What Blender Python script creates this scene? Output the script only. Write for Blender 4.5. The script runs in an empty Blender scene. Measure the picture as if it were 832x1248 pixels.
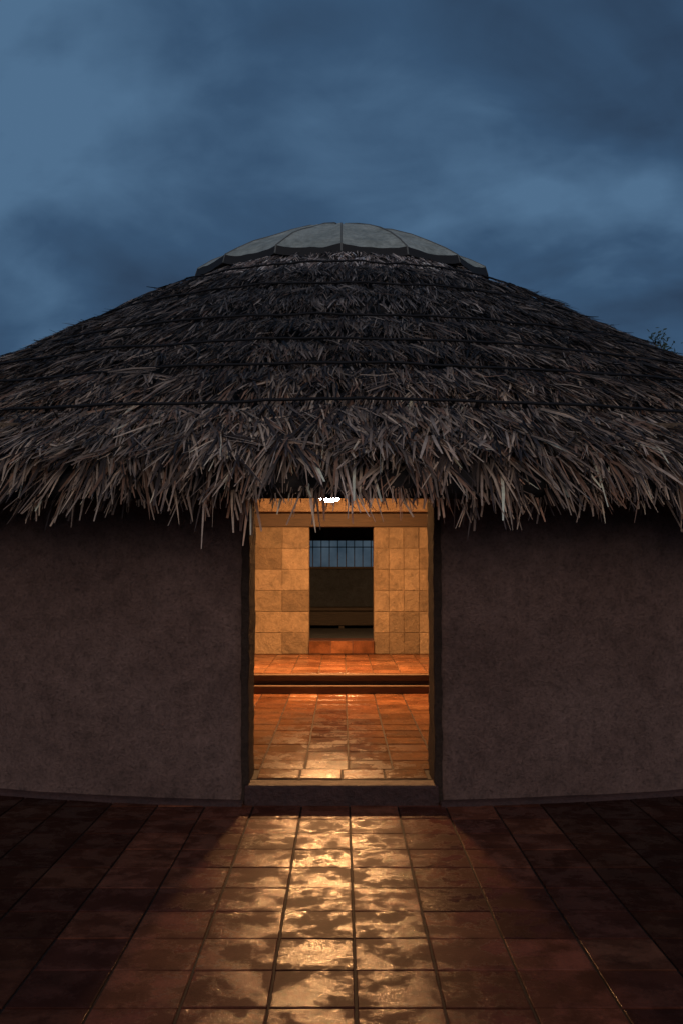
import bpy, math, random
import numpy as np
from mathutils import Vector, noise
random.seed(7); rng=np.random.default_rng(11)
scene=bpy.context.scene
scene.view_settings.view_transform='Standard'; scene.view_settings.look='None'
scene.view_settings.exposure=0; scene.view_settings.gamma=1
CY=14.05; RW=8.0
# ---------------------------------------------------------------- node helpers
def new_mat(name):
    m=bpy.data.materials.new(name); m.use_nodes=True
    nt=m.node_tree; nt.nodes.clear()
    out=nt.nodes.new('ShaderNodeOutputMaterial'); b=nt.nodes.new('ShaderNodeBsdfPrincipled')
    nt.links.new(b.outputs[0],out.inputs[0]); return m,nt,b
def N(nt,t,**k):
    n=nt.nodes.new(t)
    for a,v in k.items(): setattr(n,a,v)
    return n
def noise_n(nt,vec,scale,detail=5,rough=.6,dist=0):
    n=N(nt,'ShaderNodeTexNoise'); n.inputs['Scale'].default_value=scale; n.inputs['Detail'].default_value=detail
    n.inputs['Roughness'].default_value=rough; n.inputs['Distortion'].default_value=dist
    nt.links.new(vec,n.inputs['Vector']); return n.outputs['Fac']
def ramp(nt,fac,stops):
    r=N(nt,'ShaderNodeValToRGB'); e=r.color_ramp.elements
    while len(e)<len(stops): e.new(.5)
    for i,(p,c) in enumerate(stops):
        e[i].position=p; e[i].color=(c[0],c[1],c[2],1) if not isinstance(c,(int,float)) else (c,c,c,1)
    nt.links.new(fac,r.inputs[0]); return r.outputs[0]
def mix(nt,a,b,fac,mode='MIX'):
    m=N(nt,'ShaderNodeMix',data_type='RGBA',blend_type=mode)
    for s,v in ((m.inputs[0],fac),(m.inputs[6],a),(m.inputs[7],b)):
        if hasattr(v,'links'): nt.links.new(v,s)
        elif isinstance(v,(int,float)): s.default_value=v
        else: s.default_value=(v[0],v[1],v[2],1)
    return m.outputs[2]
def bump(nt,h,strength,dist,normal=None):
    b=N(nt,'ShaderNodeBump'); b.inputs['Strength'].default_value=strength; b.inputs['Distance'].default_value=dist
    nt.links.new(h,b.inputs['Height'])
    if normal is not None: nt.links.new(normal,b.inputs['Normal'])
    return b.outputs[0]
def pos(nt):
    return N(nt,'ShaderNodeNewGeometry').outputs['Position']
def math_n(nt,op,a,b=0.0):
    m=N(nt,'ShaderNodeMath',operation=op)
    for s,v in ((m.inputs[0],a),(m.inputs[1],b)):
        if hasattr(v,'links'): nt.links.new(v,s)
        else: s.default_value=v
    return m.outputs[0]
# ---------------------------------------------------------------- materials
def adobe_mat(name,dark,mid,light,rough=.9,bs=1.0,pit=.6):
    m,nt,b=new_mat(name); p=pos(nt)
    n1=noise_n(nt,p,1.1,6,.6,.3); n2=noise_n(nt,p,9,8,.65); n3=noise_n(nt,p,45,6,.7); n4=noise_n(nt,p,150,3,.6)
    c=ramp(nt,n1,[(.3,dark),(.5,mid),(.72,light)])
    c=mix(nt,c,ramp(nt,n2,[(.3,.6),(.5,1.0),(.75,1.3)]),.85,'MULTIPLY')
    c=mix(nt,c,ramp(nt,n3,[(.33,pit*.8),(.5,1),(.7,1.3)]),.7,'MULTIPLY')
    nt.links.new(c,b.inputs['Base Color']); b.inputs['Roughness'].default_value=rough
    nb=bump(nt,n1,.5*bs,.10); nb=bump(nt,n2,1.0*bs,.14,nb); nb=bump(nt,n3,1.0*bs,.065,nb); nb=bump(nt,n4,.8*bs,.012,nb)
    nt.links.new(nb,b.inputs['Normal']); return m
M_wall=adobe_mat('adobe_plaster',(.27,.158,.124),(.35,.21,.166),(.43,.268,.215))
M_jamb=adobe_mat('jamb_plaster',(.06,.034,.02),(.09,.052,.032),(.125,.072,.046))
M_in=adobe_mat('interior_plaster',(.17,.12,.075),(.21,.15,.098),(.245,.18,.122),bs=.5)
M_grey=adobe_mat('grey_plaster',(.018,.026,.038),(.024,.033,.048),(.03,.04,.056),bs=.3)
M_step=adobe_mat('red_cement',(.05,.022,.017),(.07,.03,.023),(.085,.038,.03),rough=.6,bs=.4)
M_earth=adobe_mat('earth',(.035,.022,.016),(.05,.032,.022),(.065,.045,.03))
def wood_mat(name,a,c2):
    m,nt,b=new_mat(name); p=pos(nt)
    mp=N(nt,'ShaderNodeMapping'); mp.inputs['Scale'].default_value=(1.2,12,12); nt.links.new(p,mp.inputs[0])
    n=noise_n(nt,mp.outputs[0],4,8,.65,.6)
    nt.links.new(ramp(nt,n,[(.3,a),(.7,c2)]),b.inputs['Base Color']); b.inputs['Roughness'].default_value=.7
    nt.links.new(bump(nt,n,.6,.01),b.inputs['Normal']); return m
M_wood=wood_mat('old_timber',(.06,.034,.018),(.13,.078,.042))
M_wood2=wood_mat('brown_timber',(.028,.017,.009),(.06,.036,.02))
M_dark=wood_mat('dark_timber',(.010,.008,.007),(.024,.018,.015))
def tile_mat(name,wet_lo,wet_hi,dry,dirt,spec=.5,gl=1.0,th=.5,drys=.3):
    m,nt,b=new_mat(name); p=pos(nt)
    at=N(nt,'ShaderNodeAttribute',attribute_name='tcol')
    n1=noise_n(nt,p,7,4,.5,.2); n2=noise_n(nt,p,60,6,.7); n3=noise_n(nt,p,190,4,.65); n4=noise_n(nt,p,5.2,10,.72,0)
    c=mix(nt,at.outputs['Color'],ramp(nt,n1,[(.3,.55),(.5,1.0),(.7,1.3)]),.9,'MULTIPLY')
    c=mix(nt,c,ramp(nt,n2,[(.35,.6),(.5,1),(.7,1.25)]),.6,'MULTIPLY')
    pud=ramp(nt,n4,[(th-.035,0.0),(th+.045,1.0)])          # worn, drier patches
    c=mix(nt,c,dirt,math_n(nt,'MULTIPLY',pud,.5))
    nt.links.new(c,b.inputs['Base Color'])
    r=ramp(nt,n2,[(.35,wet_lo),(.65,wet_hi)])
    r=mix(nt,r,(dry,)*3,math_n(nt,'MULTIPLY',pud,.8))
    nt.links.new(r,b.inputs['Roughness'])
    sp=mix(nt,(spec,)*3,(spec*drys,)*3,pud); nt.links.new(sp,b.inputs['Specular IOR Level'])
    nb=bump(nt,n1,.05*gl,.006); nb=bump(nt,n2,.5*gl,.0020,nb); nb=bump(nt,n3,.8*gl,.0013,nb)
    nt.links.new(nb,b.inputs['Normal']); b.inputs['IOR'].default_value=1.4
    return m
M_tile=tile_mat('wet_terracotta',.06,.19,.5,(.040,.014,.009),spec=.24,th=.485,drys=.15)
M_tilein=tile_mat('polished_terracotta',.08,.22,.42,(.055,.025,.012),spec=.32,gl=.9,th=.52)
m,nt,b=new_mat('grout'); p=pos(nt); n=noise_n(nt,p,30,6)
nt.links.new(ramp(nt,n,[(.3,(.012,.008,.006)),(.7,(.035,.022,.016))]),b.inputs['Base Color']); b.inputs['Roughness'].default_value=.7; b.inputs['Specular IOR Level'].default_value=.2; M_grout=m
m,nt,b=new_mat('stone_blocks'); p=pos(nt)
at=N(nt,'ShaderNodeAttribute',attribute_name='tcol')
n1=noise_n(nt,p,6,8,.7,.5); n2=noise_n(nt,p,30,8,.7)
c=mix(nt,at.outputs['Color'],ramp(nt,n1,[(.3,.55),(.5,1),(.7,1.25)]),.9,'MULTIPLY')
c=mix(nt,c,ramp(nt,n2,[(.35,.7),(.65,1.2)]),.6,'MULTIPLY')
nt.links.new(c,b.inputs['Base Color']); b.inputs['Roughness'].default_value=.8
nb=bump(nt,n1,.8,.045); nb=bump(nt,n2,.7,.015,nb); nt.links.new(nb,b.inputs['Normal']); M_block=m
m,nt,b=new_mat('block_joint'); b.inputs['Base Color'].default_value=(.17,.118,.074,1); b.inputs['Roughness'].default_value=.9; M_joint=m
m,nt,b=new_mat('palm_thatch')
at=N(nt,'ShaderNodeAttribute',attribute_name='tcol'); p=pos(nt)
n=noise_n(nt,p,25,4)
c=mix(nt,at.outputs['Color'],ramp(nt,n,[(.3,.7),(.7,1.25)]),.7,'MULTIPLY')
nt.links.new(c,b.inputs['Base Color']); b.inputs['Roughness'].default_value=.65; b.inputs['Specular IOR Level'].default_value=.25
tr=N(nt,'ShaderNodeBsdfTranslucent'); nt.links.new(c,tr.inputs[0]); ms=N(nt,'ShaderNodeMixShader'); ms.inputs[0].default_value=.16
nt.links.new(b.outputs[0],ms.inputs[1]); nt.links.new(tr.outputs[0],ms.inputs[2])
nt.links.new(ms.outputs[0],[x for x in nt.nodes if x.type=='OUTPUT_MATERIAL'][0].inputs[0]); M_thatch=m
m,nt,b=new_mat('thatch_core'); p=pos(nt); n=noise_n(nt,p,18,6)
nt.links.new(ramp(nt,n,[(.3,(.012,.01,.009)),(.7,(.04,.033,.028))]),b.inputs['Base Color']); b.inputs['Roughness'].default_value=1; M_core=m
m,nt,b=new_mat('tar_rope'); b.inputs['Base Color'].default_value=(.006,.006,.008,1); b.inputs['Roughness'].default_value=.8; M_rope=m
m,nt,b=new_mat('weathered_canvas'); p=pos(nt); n1=noise_n(nt,p,2.2,7,.65); n2=noise_n(nt,p,14,6,.65)
c=ramp(nt,n1,[(.3,(.27,.30,.26)),(.55,(.44,.475,.41)),(.75,(.57,.60,.52))])
c=mix(nt,c,ramp(nt,n2,[(.35,.6),(.6,1.1)]),.7,'MULTIPLY')
nt.links.new(c,b.inputs['Base Color']); b.inputs['Roughness'].default_value=.7
nt.links.new(bump(nt,n2,.5,.03),b.inputs['Normal']); M_cap=m
m,nt,b=new_mat('canvas_seam'); b.inputs['Base Color'].default_value=(.15,.155,.14,1); b.inputs['Roughness'].default_value=.8; M_seam=m
m,nt,b=new_mat('dark_band'); b.inputs['Base Color'].default_value=(.02,.02,.02,1); b.inputs['Roughness'].default_value=.8; M_band=m
m,nt,b=new_mat('bark'); p=pos(nt); n=noise_n(nt,p,12,6)
nt.links.new(ramp(nt,n,[(.3,(.03,.022,.016)),(.7,(.08,.06,.045))]),b.inputs['Base Color']); b.inputs['Roughness'].default_value=.9; M_bark=m
m,nt,b=new_mat('leaf'); p=pos(nt); n=noise_n(nt,p,3,4)
nt.links.new(ramp(nt,n,[(.3,(.02,.035,.015)),(.7,(.06,.085,.03))]),b.inputs['Base Color']); b.inputs['Roughness'].default_value=.6; M_leaf=m
def emis(name,col,s):
    m,nt,b=new_mat(name); b.inputs['Base Color'].default_value=(.5,.5,.5,1)
    b.inputs['Emission Color'].default_value=(*col,1); b.inputs['Emission Strength'].default_value=s; return m
M_bulb=emis('lit_bulb',(1,.475,.18),1400)
m,nt,b=new_mat('dusk_window_glass'); b.inputs['Base Color'].default_value=(.004,.005,.007,1); b.inputs['Roughness'].default_value=.8; b.inputs['Specular IOR Level'].default_value=.05
p=pos(nt); n=noise_n(nt,p,3,3)
nt.links.new(ramp(nt,n,[(.3,(.022,.038,.056)),(.7,(.05,.074,.098))]),b.inputs['Emission Color']); b.inputs['Emission Strength'].default_value=1; M_glass=m  # weak emission on the pane stands in for twilight outside
# ---------------------------------------------------------------- mesh helpers
def link(o,parent=None):
    scene.collection.objects.link(o)
    if parent: o.parent=parent
    return o
def obj(name,verts,faces,mat,parent=None,smooth=False,col=None):
    me=bpy.data.meshes.new(name); me.from_pydata([tuple(v) for v in verts],[],faces); me.update()
    me.materials.append(mat)
    if smooth: me.polygons.foreach_set('use_smooth',[True]*len(me.polygons))
    if col is not None:
        a=me.color_attributes.new('tcol','FLOAT_COLOR','POINT'); a.data.foreach_set('color',np.asarray(col,dtype=np.float32).ravel())
    return link(bpy.data.objects.new(name,me),parent)
def empty(name):
    return link(bpy.data.objects.new(name,None))
def box(name,x0,x1,y0,y1,z0,z1,mat,parent=None,bev=.008,seg=0,wob=0):
    import bmesh
    bm=bmesh.new(); bmesh.ops.create_cube(bm,size=1)
    for v in bm.verts: v.co=Vector(((x0+x1)/2+v.co.x*(x1-x0),(y0+y1)/2+v.co.y*(y1-y0),(z0+z1)/2+v.co.z*(z1-z0)))
    if bev: bmesh.ops.bevel(bm,geom=bm.edges[:],offset=bev,segments=2,profile=.6,affect='EDGES')
    if seg:
        L=[e for e in bm.edges if e.calc_length()>max(x1-x0,y1-y0,z1-z0)*.6]
        bmesh.ops.subdivide_edges(bm,edges=L,cuts=seg,use_grid_fill=True)
        for v in bm.verts:
            n=noise.noise_vector(v.co*5)*wob*.7+noise.noise_vector(v.co*24)*wob*.7; v.co+=n
    me=bpy.data.meshes.new(name); bm.to_mesh(me); bm.free(); me.materials.append(mat)
    return link(bpy.data.objects.new(name,me),parent)
def tiles(name,x0,x1,y0,y1,sx,sy,gap,z,mat,palette,parent=None,axis='z',keep=None,jit=.0015,bev=.006,depth=.012,seed=1,tint=None):
    rd=random.Random(seed); V=[];F=[];C=[]
    nx=int(round((x1-x0)/sx)); ny=int(round((y1-y0)/sy))
    for i in range(nx):
        for j in range(ny):
            cx=x0+(i+.5)*sx; cy=y0+(j+.5)*sy
            if keep and not keep(cx,cy): continue
            k=len(V); hx=sx/2-gap/2-rd.uniform(0,.0015); hy=sy/2-gap/2-rd.uniform(0,.0015)
            ox=rd.uniform(-1,1)*.0015; oy=rd.uniform(-1,1)*.0015; tx=rd.uniform(-1,1)*jit; ty=rd.uniform(-1,1)*jit; h=rd.uniform(-1,1)*jit
            for (a,d) in ((hx,-depth),(hx,-bev*.7),(hx-bev,0)):
                aa=a; bb=hy-(hx-a)
                for sxx,syy in ((-1,-1),(1,-1),(1,1),(-1,1)):
                    q=(cx+ox+sxx*aa,cy+oy+syy*bb,d+h+sxx*tx+syy*ty)
                    V.append((q[0],q[1],z+q[2]) if axis=='z' else (q[0],z-q[2],q[1]))
            fl=[[k+4*l+s,k+4*l+(s+1)%4,k+4*l+4+(s+1)%4,k+4*l+4+s] for l in (0,1) for s in range(4)]+[[k+8,k+9,k+10,k+11]]
            F+=fl
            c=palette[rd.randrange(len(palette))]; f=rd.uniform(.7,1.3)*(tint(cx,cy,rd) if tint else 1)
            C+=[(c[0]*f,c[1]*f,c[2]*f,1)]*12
    return obj(name,V,F,mat,parent,col=C)
# ---------------------------------------------------------------- ground & paving
S=300
obj('ground',[(-S,-S,-.03),(S,-S,-.03),(S,S,-.03),(-S,S,-.03)],[(0,1,2,3)],M_earth)
pav=empty('terrace_paving')
TS=.3; TX=.05
pal=[(.20,.062,.032),(.155,.046,.026),(.24,.080,.040),(.12,.037,.024),(.18,.056,.031)]
def kp(x,y): return math.hypot(x,y-CY)>7.85
def side_shade(x,y,rd):   # shade painted into the tile colour either side of the lamplit path
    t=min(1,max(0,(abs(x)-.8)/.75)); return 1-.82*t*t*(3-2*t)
tiles('paving_tiles',TX-24*TS,TX+24*TS,-4.2,9.3,TS,TS,.008,0,M_tile,pal,pav,keep=kp,jit=.0009,bev=.003,depth=.012,tint=side_shade)
obj('paving_grout',[(-7.3,-4.3,-.007),(7.4,-4.3,-.007),(7.4,9.3,-.007),(-7.3,9.3,-.007)],[(0,1,2,3)],M_grout,pav)
# ---------------------------------------------------------------- hut
hut=empty('round_thatched_hut')
def P(r,phi,z): return (r*math.sin(phi),CY-r*math.cos(phi),z)
DW=.585
p0=math.asin((DW+.03)/RW)
def wall_pt(r,phi,z,amp=.03):
    x,y,zz=P(r,phi,z); n=noise.noise(Vector((x*1.3,y*1.3,z*1.6)))*amp+noise.noise(Vector((x*5,y*5,z*5)))*amp*.4
    if phi<p0+.003 or phi>2*math.pi-p0-.003: n=0
    return P(r+n,phi,z)
na=620; nz=34; V=[];F=[]
prof=[(RW+.0+.03*(1-k/nz)**3,2.30*k/nz-.02) for k in range(nz+1)]+[(RW-.35,2.30),(RW-.35,-.02)]
L=len(prof)
for i in range(na+1):
    t=i/na; phi=p0+(2*math.pi-2*p0)*t
    for r,z in prof: V.append(wall_pt(r,phi,z))
for i in range(na):
    for k in range(L-1):
        a=i*L+k; F.append((a,a+L,a+L+1,a+1))
F.append(tuple(range(L))); F.append(tuple(reversed(range(na*L,na*L+L))))
obj('adobe_wall',V,F,M_wall,hut,smooth=True)
V=[];F=[]
sk=[(RW-.05,.03),(RW+.05,.028),(RW+.085,.016),(RW+.095,-.01)]
for i in range(241):
    phi=p0+(2*math.pi-2*p0)*i/240
    for r,z in sk: V.append(P(r+.008*noise.noise(Vector((phi*30,0,0))),phi,z))
for i in range(240):
    for k in range(3):
        a=i*4+k; F.append((a,a+4,a+5,a+1))
obj('wall_skirt',V,F,M_step,hut,smooth=True)
yf=CY-math.sqrt(RW**2-DW**2)
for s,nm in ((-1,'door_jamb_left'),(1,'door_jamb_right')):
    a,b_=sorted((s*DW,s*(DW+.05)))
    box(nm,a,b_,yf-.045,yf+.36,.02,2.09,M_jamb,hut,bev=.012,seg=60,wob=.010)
box('door_lintel',-.72,.72,yf-.03,yf+.34,2.09,2.28,M_wood,hut,bev=.01)
box('door_threshold',-.61,.61,yf-.06,yf+.10,-.02,.126,M_step,hut,bev=.014,seg=24,wob=.003)
# interior
FZ=.13; YI=12.6
palin=[(.20,.084,.037),(.17,.068,.031),(.225,.10,.047),(.14,.056,.024)]
tiles('hall_floor_tiles',TX-12*TS,TX+12*TS,6.46,10.36,TS,TS,.008,FZ,M_tilein,palin,hut,seed=3)
tiles('door_floor_tiles',TX-2*TS,TX+2*TS-.09,6.19,6.46,TS-.0225,.27,.008,FZ,M_tilein,palin,hut,seed=4)
box('hall_floor_base',-3.7,3.8,6.38,10.34,-.02,FZ-.006,M_grout,hut,bev=0)
box('door_floor_base',-.58,.58,yf+.11,6.379,-.02,FZ-.006,M_grout,hut,bev=0)
box('platform_riser',-3.7,3.8,10.345,12.9,.0,.318,M_wood,hut,bev=.004)
box('platform_lower_step',-3.4,3.4,10.22,10.344,FZ-.02,.215,M_wood,hut,bev=.01)
box('platform_nosing',-3.4,3.4,10.29,10.40,.262,.327,M_wood,hut,bev=.012)
tiles('platform_tiles',TX-12*TS,TX+12*TS,10.41,12.81,TS,TS,.008,.332,M_tilein,palin,hut,seed=5)
DI=.43
box('inner_wall_left',-3.4,-DI,YI,YI+.3,.32,2.02,M_joint,hut,bev=0)
box('inner_wall_right',DI,3.4,YI,YI+.3,.32,2.02,M_joint,hut,bev=0)
palb=[(.20,.148,.094),(.18,.131,.083),(.215,.162,.106),(.19,.142,.094)]
tiles('block_facing_right',DI+.002,DI+9*.2,.335,.335+6*.28,.2,.28,.004,YI-.012,M_block,palb,hut,axis='y',jit=.0018,seed=8)
tiles('block_facing_left',-DI-5*.36,-DI-.002,.335,.335+6*.28,.36,.28,.002,YI-.012,M_block,palb,hut,axis='y',jit=.001,seed=9)
box('inner_lintel',-3.4,3.4,YI-.05,YI+.3,2.022,2.2,M_wood2,hut,bev=.01)
box('inner_ceiling_beam',-3.4,3.4,YI-.3,YI-.055,2.21,2.42,M_in,hut,bev=.015)
box('inner_door_step',-DI-.002,DI+.002,YI-.06,YI+.34,.334,.52,M_step,hut,bev=.01)
tiles('inner_step_tiles',-DI,DI,.345,.515,.287,.17,.006,YI-.063,M_tilein,palin,hut,axis='y',jit=.001,seed=12,depth=.003,bev=.002)
for s,nm in ((-1,'hall_side_wall_left'),(1,'hall_side_wall_right')):
    a,b_=sorted((s*3.42,s*3.6)); box(nm,a,b_,6.9,YI+.3,0,2.42,M_in,hut,bev=0)
box('hall_ceiling',-3.4,3.4,6.42,YI+.28,2.43,2.48,M_in,hut,bev=0)
# back room
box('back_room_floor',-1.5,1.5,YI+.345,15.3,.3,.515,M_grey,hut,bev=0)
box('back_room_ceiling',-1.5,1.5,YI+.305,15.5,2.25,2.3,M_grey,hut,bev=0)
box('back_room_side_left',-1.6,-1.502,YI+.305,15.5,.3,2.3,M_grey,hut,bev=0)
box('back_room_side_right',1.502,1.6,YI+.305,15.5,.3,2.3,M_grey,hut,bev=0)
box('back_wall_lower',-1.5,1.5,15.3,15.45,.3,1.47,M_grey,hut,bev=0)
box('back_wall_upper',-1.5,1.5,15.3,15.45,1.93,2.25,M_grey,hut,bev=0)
box('window_sill',-1.45,1.45,15.25,15.299,1.455,1.49,M_dark,hut,bev=.004)
box('window_head',-1.45,1.45,15.27,15.299,1.91,1.94,M_dark,hut,bev=.004)
box('window_transom',-1.45,1.45,15.31,15.329,1.80,1.815,M_dark,hut,bev=.003)
box('window_glass',-1.5,1.5,15.38,15.39,1.47,1.93,M_glass,hut,bev=0)
for i in range(22):
    x=-1.4+i*.134
    box('window_bar_%d'%(i+1),x-.007,x+.007,15.33,15.36,1.471,1.929,M_dark,hut,bev=.003)
bench=empty('wooden_bench')
box('seat',-1.3,1.3,14.85,15.25,.80,.85,M_dark,bench,bev=.008)
box('front_panel',-1.3,1.3,14.9,14.93,.57,.799,M_dark,bench,bev=.004)
for i,x in enumerate((-1.25,0,1.25)): box('leg_%d'%(i+1),x-.04,x+.04,14.935,15.2,.516,.799,M_dark,bench,bev=.004)
# lamp
lamp=empty('ceiling_lamp')
def lathe(name,prof,cx,cy,mat,parent,n=24):
    V=[];F=[]
    for i in range(n):
        a=2*math.pi*i/n
        for r,z in prof: V.append((cx+r*math.cos(a),cy+r*math.sin(a),z))
    L=len(prof)
    for i in range(n):
        for k in range(L-1):
            a=i*L+k;b2=((i+1)%n)*L+k; F.append((a,b2,b2+1,a+1))
    return obj(name,V,F,mat,parent,smooth=True)
LX,LY,LZ=-.13,10.5,2.275
lathe('dome',[(.0001,LZ-.065),(.05,LZ-.06),(.095,LZ-.042),(.125,LZ-.01),(.13,LZ+.02)],LX,LY,M_bulb,lamp,n=16)
lathe('shade',[(.128,LZ+.018),(.145,LZ+.02),(.12,LZ+.06),(.03,LZ+.09),(.012,LZ+.10),(.012,2.41),(.05,2.412),(.05,2.428),(.0001,2.4285)],LX,LY,M_dark,lamp)
# ---------------------------------------------------------------- roof
ZA=6.85; KA=.60; KB=.49; RK=5.3
def zr(r):
    r=np.asarray(r,dtype=float); q=np.clip((r-(RK-1))/2,0,1)
    return ZA-KA*r+(KA-KB)*(np.where(r>RK+1,r-RK,q*q*1.0))
ropes=[3.0,3.85,4.95,5.76,6.55,7.5]
fz=lambda r: float(zr(r))
prof=[(2.0,fz(2.0)-.05)]+[(r,fz(r)-.05) for r in np.linspace(2.3,8.3,14)]+[(8.45,fz(8.45)-.07),(8.5,fz(8.5)-.12),(8.45,fz(8.5)-.2),(8.15,2.12),(7.6,2.30),(6,3.1),(2,5.3)]
V=[];F=[];n=180;L=len(prof)
for i in range(n):
    a=2*math.pi*i/n
    for r,z in prof: V.append(P(r,a,z))
for i in range(n):
    for k in range(L-1):
        a=i*L+k;b2=((i+1)%n)*L+k; F.append((a,b2,b2+1,a+1))
obj('thatch_core',V,F,M_core,hut,smooth=True)
def blades(phi,r,off,droop,yaw,length,width,lift,curl,col):
    n=len(phi); al=np.arctan(KA+(KB-KA)*np.clip((r-RK+1)/2,0,1))+droop
    sp,cp=np.sin(phi),np.cos(phi)
    rad=np.stack([sp,-cp,0*sp],1); up=np.array([0,0,1.])[None]
    s=np.stack([cp,sp,0*sp],1)
    t=rad*np.cos(al)[:,None]-up*np.sin(al)[:,None]
    nn=rad*np.sin(al)[:,None]+up*np.cos(al)[:,None]
    d=t*np.cos(yaw)[:,None]+s*np.sin(yaw)[:,None]
    w=s*np.cos(yaw)[:,None]-t*np.sin(yaw)[:,None]
    roll=rng.normal(0,.45,n); w=w*np.cos(roll)[:,None]+nn*np.sin(roll)[:,None]
    p0=np.stack([r*sp,CY-r*cp,zr(r)],1)+nn*off[:,None]
    b1=rng.normal(0,.006,n)
    p1=p0+d*(length*.5)[:,None]+nn*lift[:,None]+w*b1[:,None]
    p2=p0+d*length[:,None]+nn*(lift+curl)[:,None]+w*(b1*rng.normal(1,1.5,n))[:,None]
    W=w*(width/2)[:,None]; te=rng.uniform(.1,.6,n)[:,None]
    V=np.stack([p0-W,p0+W,p1-W*.95,p1+W*.95,p2-W*te,p2+W*te],1)
    C=np.repeat(col[:,None,:],6,1)
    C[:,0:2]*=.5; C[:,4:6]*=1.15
    return V.reshape(-1,3),C.reshape(-1,3)
def build(name,VV,CC):
    V=np.concatenate(VV); C=np.concatenate(CC); nb=len(V)//6
    me=bpy.data.meshes.new(name)
    me.vertices.add(len(V)); me.vertices.foreach_set('co',V.astype(np.float32).ravel())
    base=(np.arange(nb)*6)[:,None]
    idx=np.concatenate([base+np.array([0,1,3,2]),base+np.array([2,3,5,4])],1).ravel()
    me.loops.add(len(idx)); me.loops.foreach_set('vertex_index',idx.astype(np.int32))
    me.polygons.add(nb*2); me.polygons.foreach_set('loop_start',(np.arange(nb*2)*4).astype(np.int32))
    me.update(calc_edges=True)
    a=me.color_attributes.new('tcol','FLOAT_COLOR','POINT')
    a.data.foreach_set('color',np.concatenate([np.clip(C,0,1),np.ones((len(C),1))],1).astype(np.float32).ravel())
    me.materials.append(M_thatch); return link(bpy.data.objects.new(name,me),hut)
ph=rng.uniform(0,6.28,(10,))
def fld(phi,r,f,k):
    u=phi*7
    return (np.sin(u*f+ph[k]+1.7*np.sin(r*f*.9+ph[k+1]))+np.sin(r*f*1.3+ph[k+2]+1.3*np.sin(u*f*.7+ph[k+3]))+np.sin((u+r)*f*1.9+ph[k+4]))/3
pals=np.array([(.31,.220,.160),(.60,.44,.31),(.06,.044,.038),(.27,.150,.095),(.42,.32,.245),(.16,.115,.09)])
def colors(phi,r,n,bright=0):
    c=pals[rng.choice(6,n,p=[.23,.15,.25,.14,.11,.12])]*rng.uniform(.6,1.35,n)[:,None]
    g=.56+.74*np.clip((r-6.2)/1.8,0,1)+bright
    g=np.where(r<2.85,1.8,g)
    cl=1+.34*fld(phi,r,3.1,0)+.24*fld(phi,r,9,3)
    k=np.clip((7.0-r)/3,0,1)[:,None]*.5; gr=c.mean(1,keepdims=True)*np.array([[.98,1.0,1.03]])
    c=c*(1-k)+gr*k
    return c*(g*cl)[:,None]
rp=np.array(ropes)
def offs(r):
    prev=np.full(r.shape,9.); nxt=np.full(r.shape,9.)
    for q in rp:
        d=r-q; prev=np.where(d>=0,np.minimum(prev,d),prev); nxt=np.where(d<0,np.minimum(nxt,-d),nxt)
    return np.where(r<2.9,-.03,-.01+.08*np.minimum(1,prev/.14)*np.clip((nxt-.12)/.3,0,1))
VV=[];CC=[]
def rep(a,m): return np.repeat(a,m)
def body(nc,m,ph0,ph1,wf=1):
    phi=rep(rng.uniform(ph0,ph1,nc),m); rc=np.sqrt(rng.uniform(2.1**2,8.35**2,nc)); r=rep(rc,m)
    n=nc*m
    yc=rng.normal(0,.2,nc); yc=np.where(rng.random(nc)<.06,rng.normal(0,.7,nc),yc)
    yaw=rep(yc,m)+.2*fld(phi,r,5,2)+rng.normal(0,.12,n)
    phi=phi+rng.normal(0,.03,n)/r; r=r+rng.normal(0,.03,n)
    ln=rep(rng.uniform(.24,.52,nc),m)*(.6+.4*r/8)*rng.uniform(.75,1.1,n); w=rng.uniform(.007,.021,n)*wf
    lift=np.abs(rng.normal(.006,.007,n)); curl=rng.normal(-.002,.012,n)+np.where((rng.random(n)<.03)&(r>2.9),.06,0)
    o=offs(r)+rep(rng.uniform(-.02,.02,nc),m)+rng.uniform(-.012,.012,n)
    dr=rep(rng.normal(.03,.05,nc),m)
    for q in rp:
        near=(r<q)&(r+ln*.85>q-.02)&(rng.random(n)<.93); dr=np.where(near,dr+.08,dr); curl=np.where(near,-.01,curl)
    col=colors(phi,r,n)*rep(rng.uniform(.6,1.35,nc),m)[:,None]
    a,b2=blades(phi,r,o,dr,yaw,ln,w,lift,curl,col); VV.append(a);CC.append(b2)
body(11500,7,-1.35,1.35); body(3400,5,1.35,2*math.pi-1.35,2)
def eave(nc,m,ph0,ph1,wf=1):
    n=nc*m
    phi=rep(rng.uniform(ph0,ph1,nc),m); r=rep(rng.uniform(7.65,8.5,nc),m)
    f=np.clip((r-7.75)/.75,0,1)
    droop=.03+.5*f*rep(rng.uniform(.2,1.4,nc),m)
    yc=rng.normal(0,.18,nc); yc=np.where(rng.random(nc)<.09,rng.normal(0,.5,nc),yc)
    yaw=rep(yc,m)+.2*fld(phi,r,6,1)+rng.normal(0,.11,n)
    phi=phi+rng.normal(0,.04,n)/r
    ln=rep(rng.uniform(.25,.46,nc),m)*(1+.16*fld(phi,0*r,11,4))*rng.uniform(.7,1.15,n); w=rng.uniform(.008,.023,n)*wf
    ln=np.where(rng.random(n)<.02,ln*1.3,ln)
    o=.04+rep(rng.uniform(-.17,.04,nc),m)*np.where(f>.6,1,.4)
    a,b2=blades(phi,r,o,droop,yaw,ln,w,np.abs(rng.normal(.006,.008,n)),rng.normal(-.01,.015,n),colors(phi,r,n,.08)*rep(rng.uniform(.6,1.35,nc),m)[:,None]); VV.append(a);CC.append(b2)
eave(3700,7,-1.3,1.3); eave(1100,5,1.3,2*math.pi-1.3,2)
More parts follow.
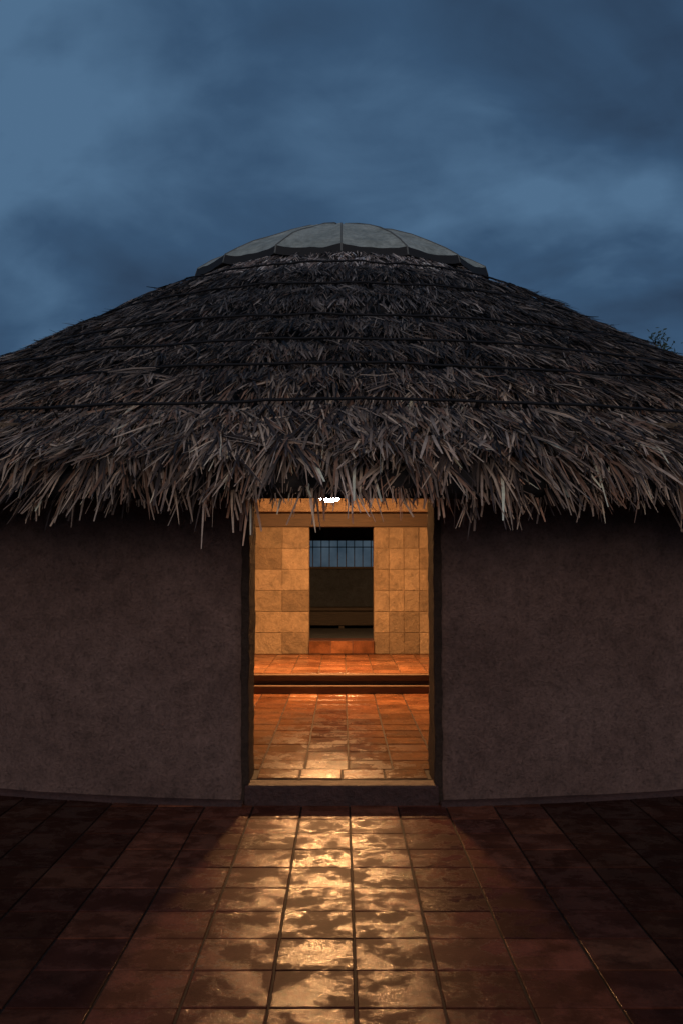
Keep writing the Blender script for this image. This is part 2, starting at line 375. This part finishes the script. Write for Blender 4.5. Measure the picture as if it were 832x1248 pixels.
build('thatch',VV,CC)
# ropes
for q,rr in enumerate(ropes):
    V=[];F=[];n=360;m_=6;rad=.012
    for i in range(n):
        a=2*math.pi*i/n; wz=.03*noise.noise(Vector((a*9,q*3.1,0)))+.016*noise.noise(Vector((a*40,q,0)))
        r0=rr+.06*noise.noise(Vector((a*5,q*7.,2)))
        for k in range(m_):
            b2=2*math.pi*k/m_; V.append(P(r0+rad*math.cos(b2)+.035,a,fz(r0)+.062+wz*.7+rad*math.sin(b2)))
    for i in range(n):
        for k in range(m_):
            F.append((i*m_+k,((i+1)%n)*m_+k,((i+1)%n)*m_+(k+1)%m_,i*m_+(k+1)%m_))
    obj('binding_rope_%d'%(q+1),V,F,M_rope,hut,smooth=True)
# cap: canvas panels pulled down over the ridge, rim dips front and back
V=[];F=[];n=240;NP=16; SC=.93
rows=[(.04,1.0),(.3,.945),(.7,.83),(1.1,.68),(1.5,.50),(1.85,.32),(2.15,.15),(2.38,.0),(2.42,-.12),(2.35,-.12),(2.3,.0)]
rows=[(a*SC,b2) for a,b2 in rows]
ZC0=5.63;ZC1=6.64
def cap_pt(r,h,a):
    t=(a*NP/(2*math.pi))%1; sm=abs(math.sin(math.pi*t)); s=-.05*sm**.8*min(1,r/1.7)
    rw=r-(.045*sm if r>2.05 else 0); side=.13*math.sin(a)**2*min(1,r/2.15)**2
    return P(rw,a,ZC0+(ZC1-ZC0)*h+s+side+.045*noise.noise(Vector((math.sin(a)*3,math.cos(a)*3,r*2)))+.018*noise.noise(Vector((math.sin(a)*14,math.cos(a)*14,r*5))))
for i in range(n):
    a=2*math.pi*i/n
    for k,(r,h) in enumerate(rows): V.append(cap_pt(r,h,a))
L=len(rows); mi=[]
for i in range(n):
    for k in range(L-1):
        a=i*L+k;b2=((i+1)%n)*L+k; F.append((a,b2,b2+1,a+1)); mi.append(1 if k>=7 else 0)
F.append(tuple(i*L for i in range(n))); mi.append(0)
co=obj('canvas_roof_cap',V,F,M_cap,hut); co.data.materials.append(M_band); co.data.polygons.foreach_set('material_index',mi)
V=[];F=[]
for q in range(NP):
    a=2*math.pi*q/NP+1e-6; k0=len(V)
    for k,(r,h) in enumerate(rows[:9]):
        x,y,z=cap_pt(r,h,a)
        for dx,dz in ((-.012,-.004),(-.007,.009),(.007,.009),(.012,-.004)):
            V.append((x+dx*math.cos(a),y+dx*math.sin(a),z+dz))
    for k in range(8):
        for j in range(3): F.append((k0+k*4+j,k0+k*4+j+1,k0+k*4+j+5,k0+k*4+j+4))
obj('cap_seams',V,F,M_seam,hut)
lathe('cap_neck',[(2.12,5.4),(2.1,5.52),(2.05,5.6),(1.9,5.62),(.01,5.7)],0,CY,M_core,hut,n=48)
# ---------------------------------------------------------------- tree behind
tree=empty('tree')
TXc,TYc=7.75,22.5
V=[];F=[]
def limb(a,b2,ra,rb,seg=5):
    a=Vector(a);b2=Vector(b2); d=(b2-a).normalized(); u=d.orthogonal().normalized(); v=d.cross(u); k0=len(V)
    for i in range(seg+1):
        t=i/seg; c=a.lerp(b2,t)+noise.noise_vector(a+Vector((t*3,0,0)))*.08*min(1,t*3)*(1 if i<seg else .5); r=ra+(rb-ra)*t
        for k in range(7):
            an=2*math.pi*k/7; V.append(c+u*r*math.cos(an)+v*r*math.sin(an))
    for i in range(seg):
        for k in range(7): F.append((k0+i*7+k,k0+i*7+(k+1)%7,k0+(i+1)*7+(k+1)%7,k0+(i+1)*7+k))
limb((TXc,TYc,-.05),(TXc+.1,TYc,3.2),.2,.13)
ends=[]
for i in range(16):
    a=i*2.4; zz=3.1+random.uniform(-.9,.1); el=random.uniform(.4,1.3); ln=random.uniform(1.6,2.7)
    st=Vector((TXc+.08,TYc,zz)); e=st+Vector((math.cos(a)*math.cos(el),math.sin(a)*math.cos(el),math.sin(el)))*ln
    limb(st,e,.06,.02); ends.append(e)
    for j in range(4):
        s2=st.lerp(e,random.uniform(.5,1)); e2=s2+Vector((random.uniform(-1,1),random.uniform(-1,1),random.uniform(.0,1))).normalized()*random.uniform(.5,.9)
        limb(s2,e2,.018,.006,3); ends.append(e2)
top=Vector((TXc+.1,TYc,6.72)); limb((TXc+.1,TYc,3.1),top,.1,.015); ends.append(top)
for j in range(9):
    e2=top+Vector((random.uniform(-.55,.45),random.uniform(-.4,.4),random.uniform(-.3,.3))); limb(top-Vector((0,0,.5)),e2,.016,.008,3); ends.append(e2)
obj('trunk_and_limbs',V,F,M_bark,tree,smooth=True)
V=[];F=[]
for e in ends:
    for j in range(55 if e.z<6 else 22):
        sp=.42 if e.z<6 else .13
        c=e+Vector((random.gauss(0,sp),random.gauss(0,sp),random.gauss(0,sp*.8)))
        d=Vector((random.uniform(-1,1),random.uniform(-1,1),random.uniform(-1,1))).normalized(); u=d.orthogonal().normalized(); s=random.uniform(.04,.08); k=len(V)
        V+=[c-d*s,c+u*s*.45,c+d*s,c-u*s*.45]; F.append((k,k+1,k+2,k+3))
obj('foliage',V,F,M_leaf,tree)
# ---------------------------------------------------------------- world
w=bpy.data.worlds.new('World'); scene.world=w; w.use_nodes=True; nt=w.node_tree; nt.nodes.clear()
out=N(nt,'ShaderNodeOutputWorld'); bg=N(nt,'ShaderNodeBackground'); nt.links.new(bg.outputs[0],out.inputs[0])
sky=N(nt,'ShaderNodeTexSky',sky_type='NISHITA'); sky.sun_disc=False; sky.sun_elevation=math.radians(28); sky.sun_rotation=math.radians(180)
tc=N(nt,'ShaderNodeTexCoord'); sep=N(nt,'ShaderNodeSeparateXYZ'); nt.links.new(tc.outputs['Generated'],sep.inputs[0])
zz=math_n(nt,'ADD',math_n(nt,'MAXIMUM',sep.outputs[2],0.0),.45)
cmb=N(nt,'ShaderNodeCombineXYZ')
nt.links.new(math_n(nt,'DIVIDE',sep.outputs[0],zz),cmb.inputs[0]); nt.links.new(math_n(nt,'DIVIDE',sep.outputs[1],zz),cmb.inputs[1])
mp=N(nt,'ShaderNodeMapping'); mp.inputs['Location'].default_value=(3.1,1.7,0); mp.inputs['Rotation'].default_value=(0,0,.6); mp.inputs['Scale'].default_value=(1.2,1.5,1); nt.links.new(cmb.outputs[0],mp.inputs[0])
n1=noise_n(nt,mp.outputs[0],1.7,5,.46,.6); n2=noise_n(nt,mp.outputs[0],6,6,.55,.4)
nn=math_n(nt,'ADD',math_n(nt,'MULTIPLY',n1,.83),math_n(nt,'MULTIPLY',n2,.17))
cl=ramp(nt,nn,[(.37,(.026,.052,.100)),(.50,(.041,.090,.170)),(.63,(.084,.168,.285))])
sk2=N(nt,'ShaderNodeVectorMath',operation='SCALE'); nt.links.new(sky.outputs[0],sk2.inputs[0]); sk2.inputs['Scale'].default_value=.008
fin=mix(nt,cl,sk2.outputs[0],.1)
nt.links.new(fin,bg.inputs[0]); bg.inputs[1].default_value=1.0
sd=bpy.data.lights.new('sun','SUN'); sd.energy=.60; sd.angle=math.radians(40); sd.color=(1,.80,.68)
so=link(bpy.data.objects.new('sun',sd)); so.rotation_euler=(math.radians(62),0,math.radians(0))
# ---------------------------------------------------------------- camera
cd=bpy.data.cameras.new('camera'); cam=link(bpy.data.objects.new('camera',cd)); scene.camera=cam
cd.sensor_fit='VERTICAL'; cd.sensor_height=36; cd.lens=36*1150/1248; cd.clip_end=2000
cam.location=(0,0,1.5); cam.rotation_euler=(math.radians(90+3.28),0,0)
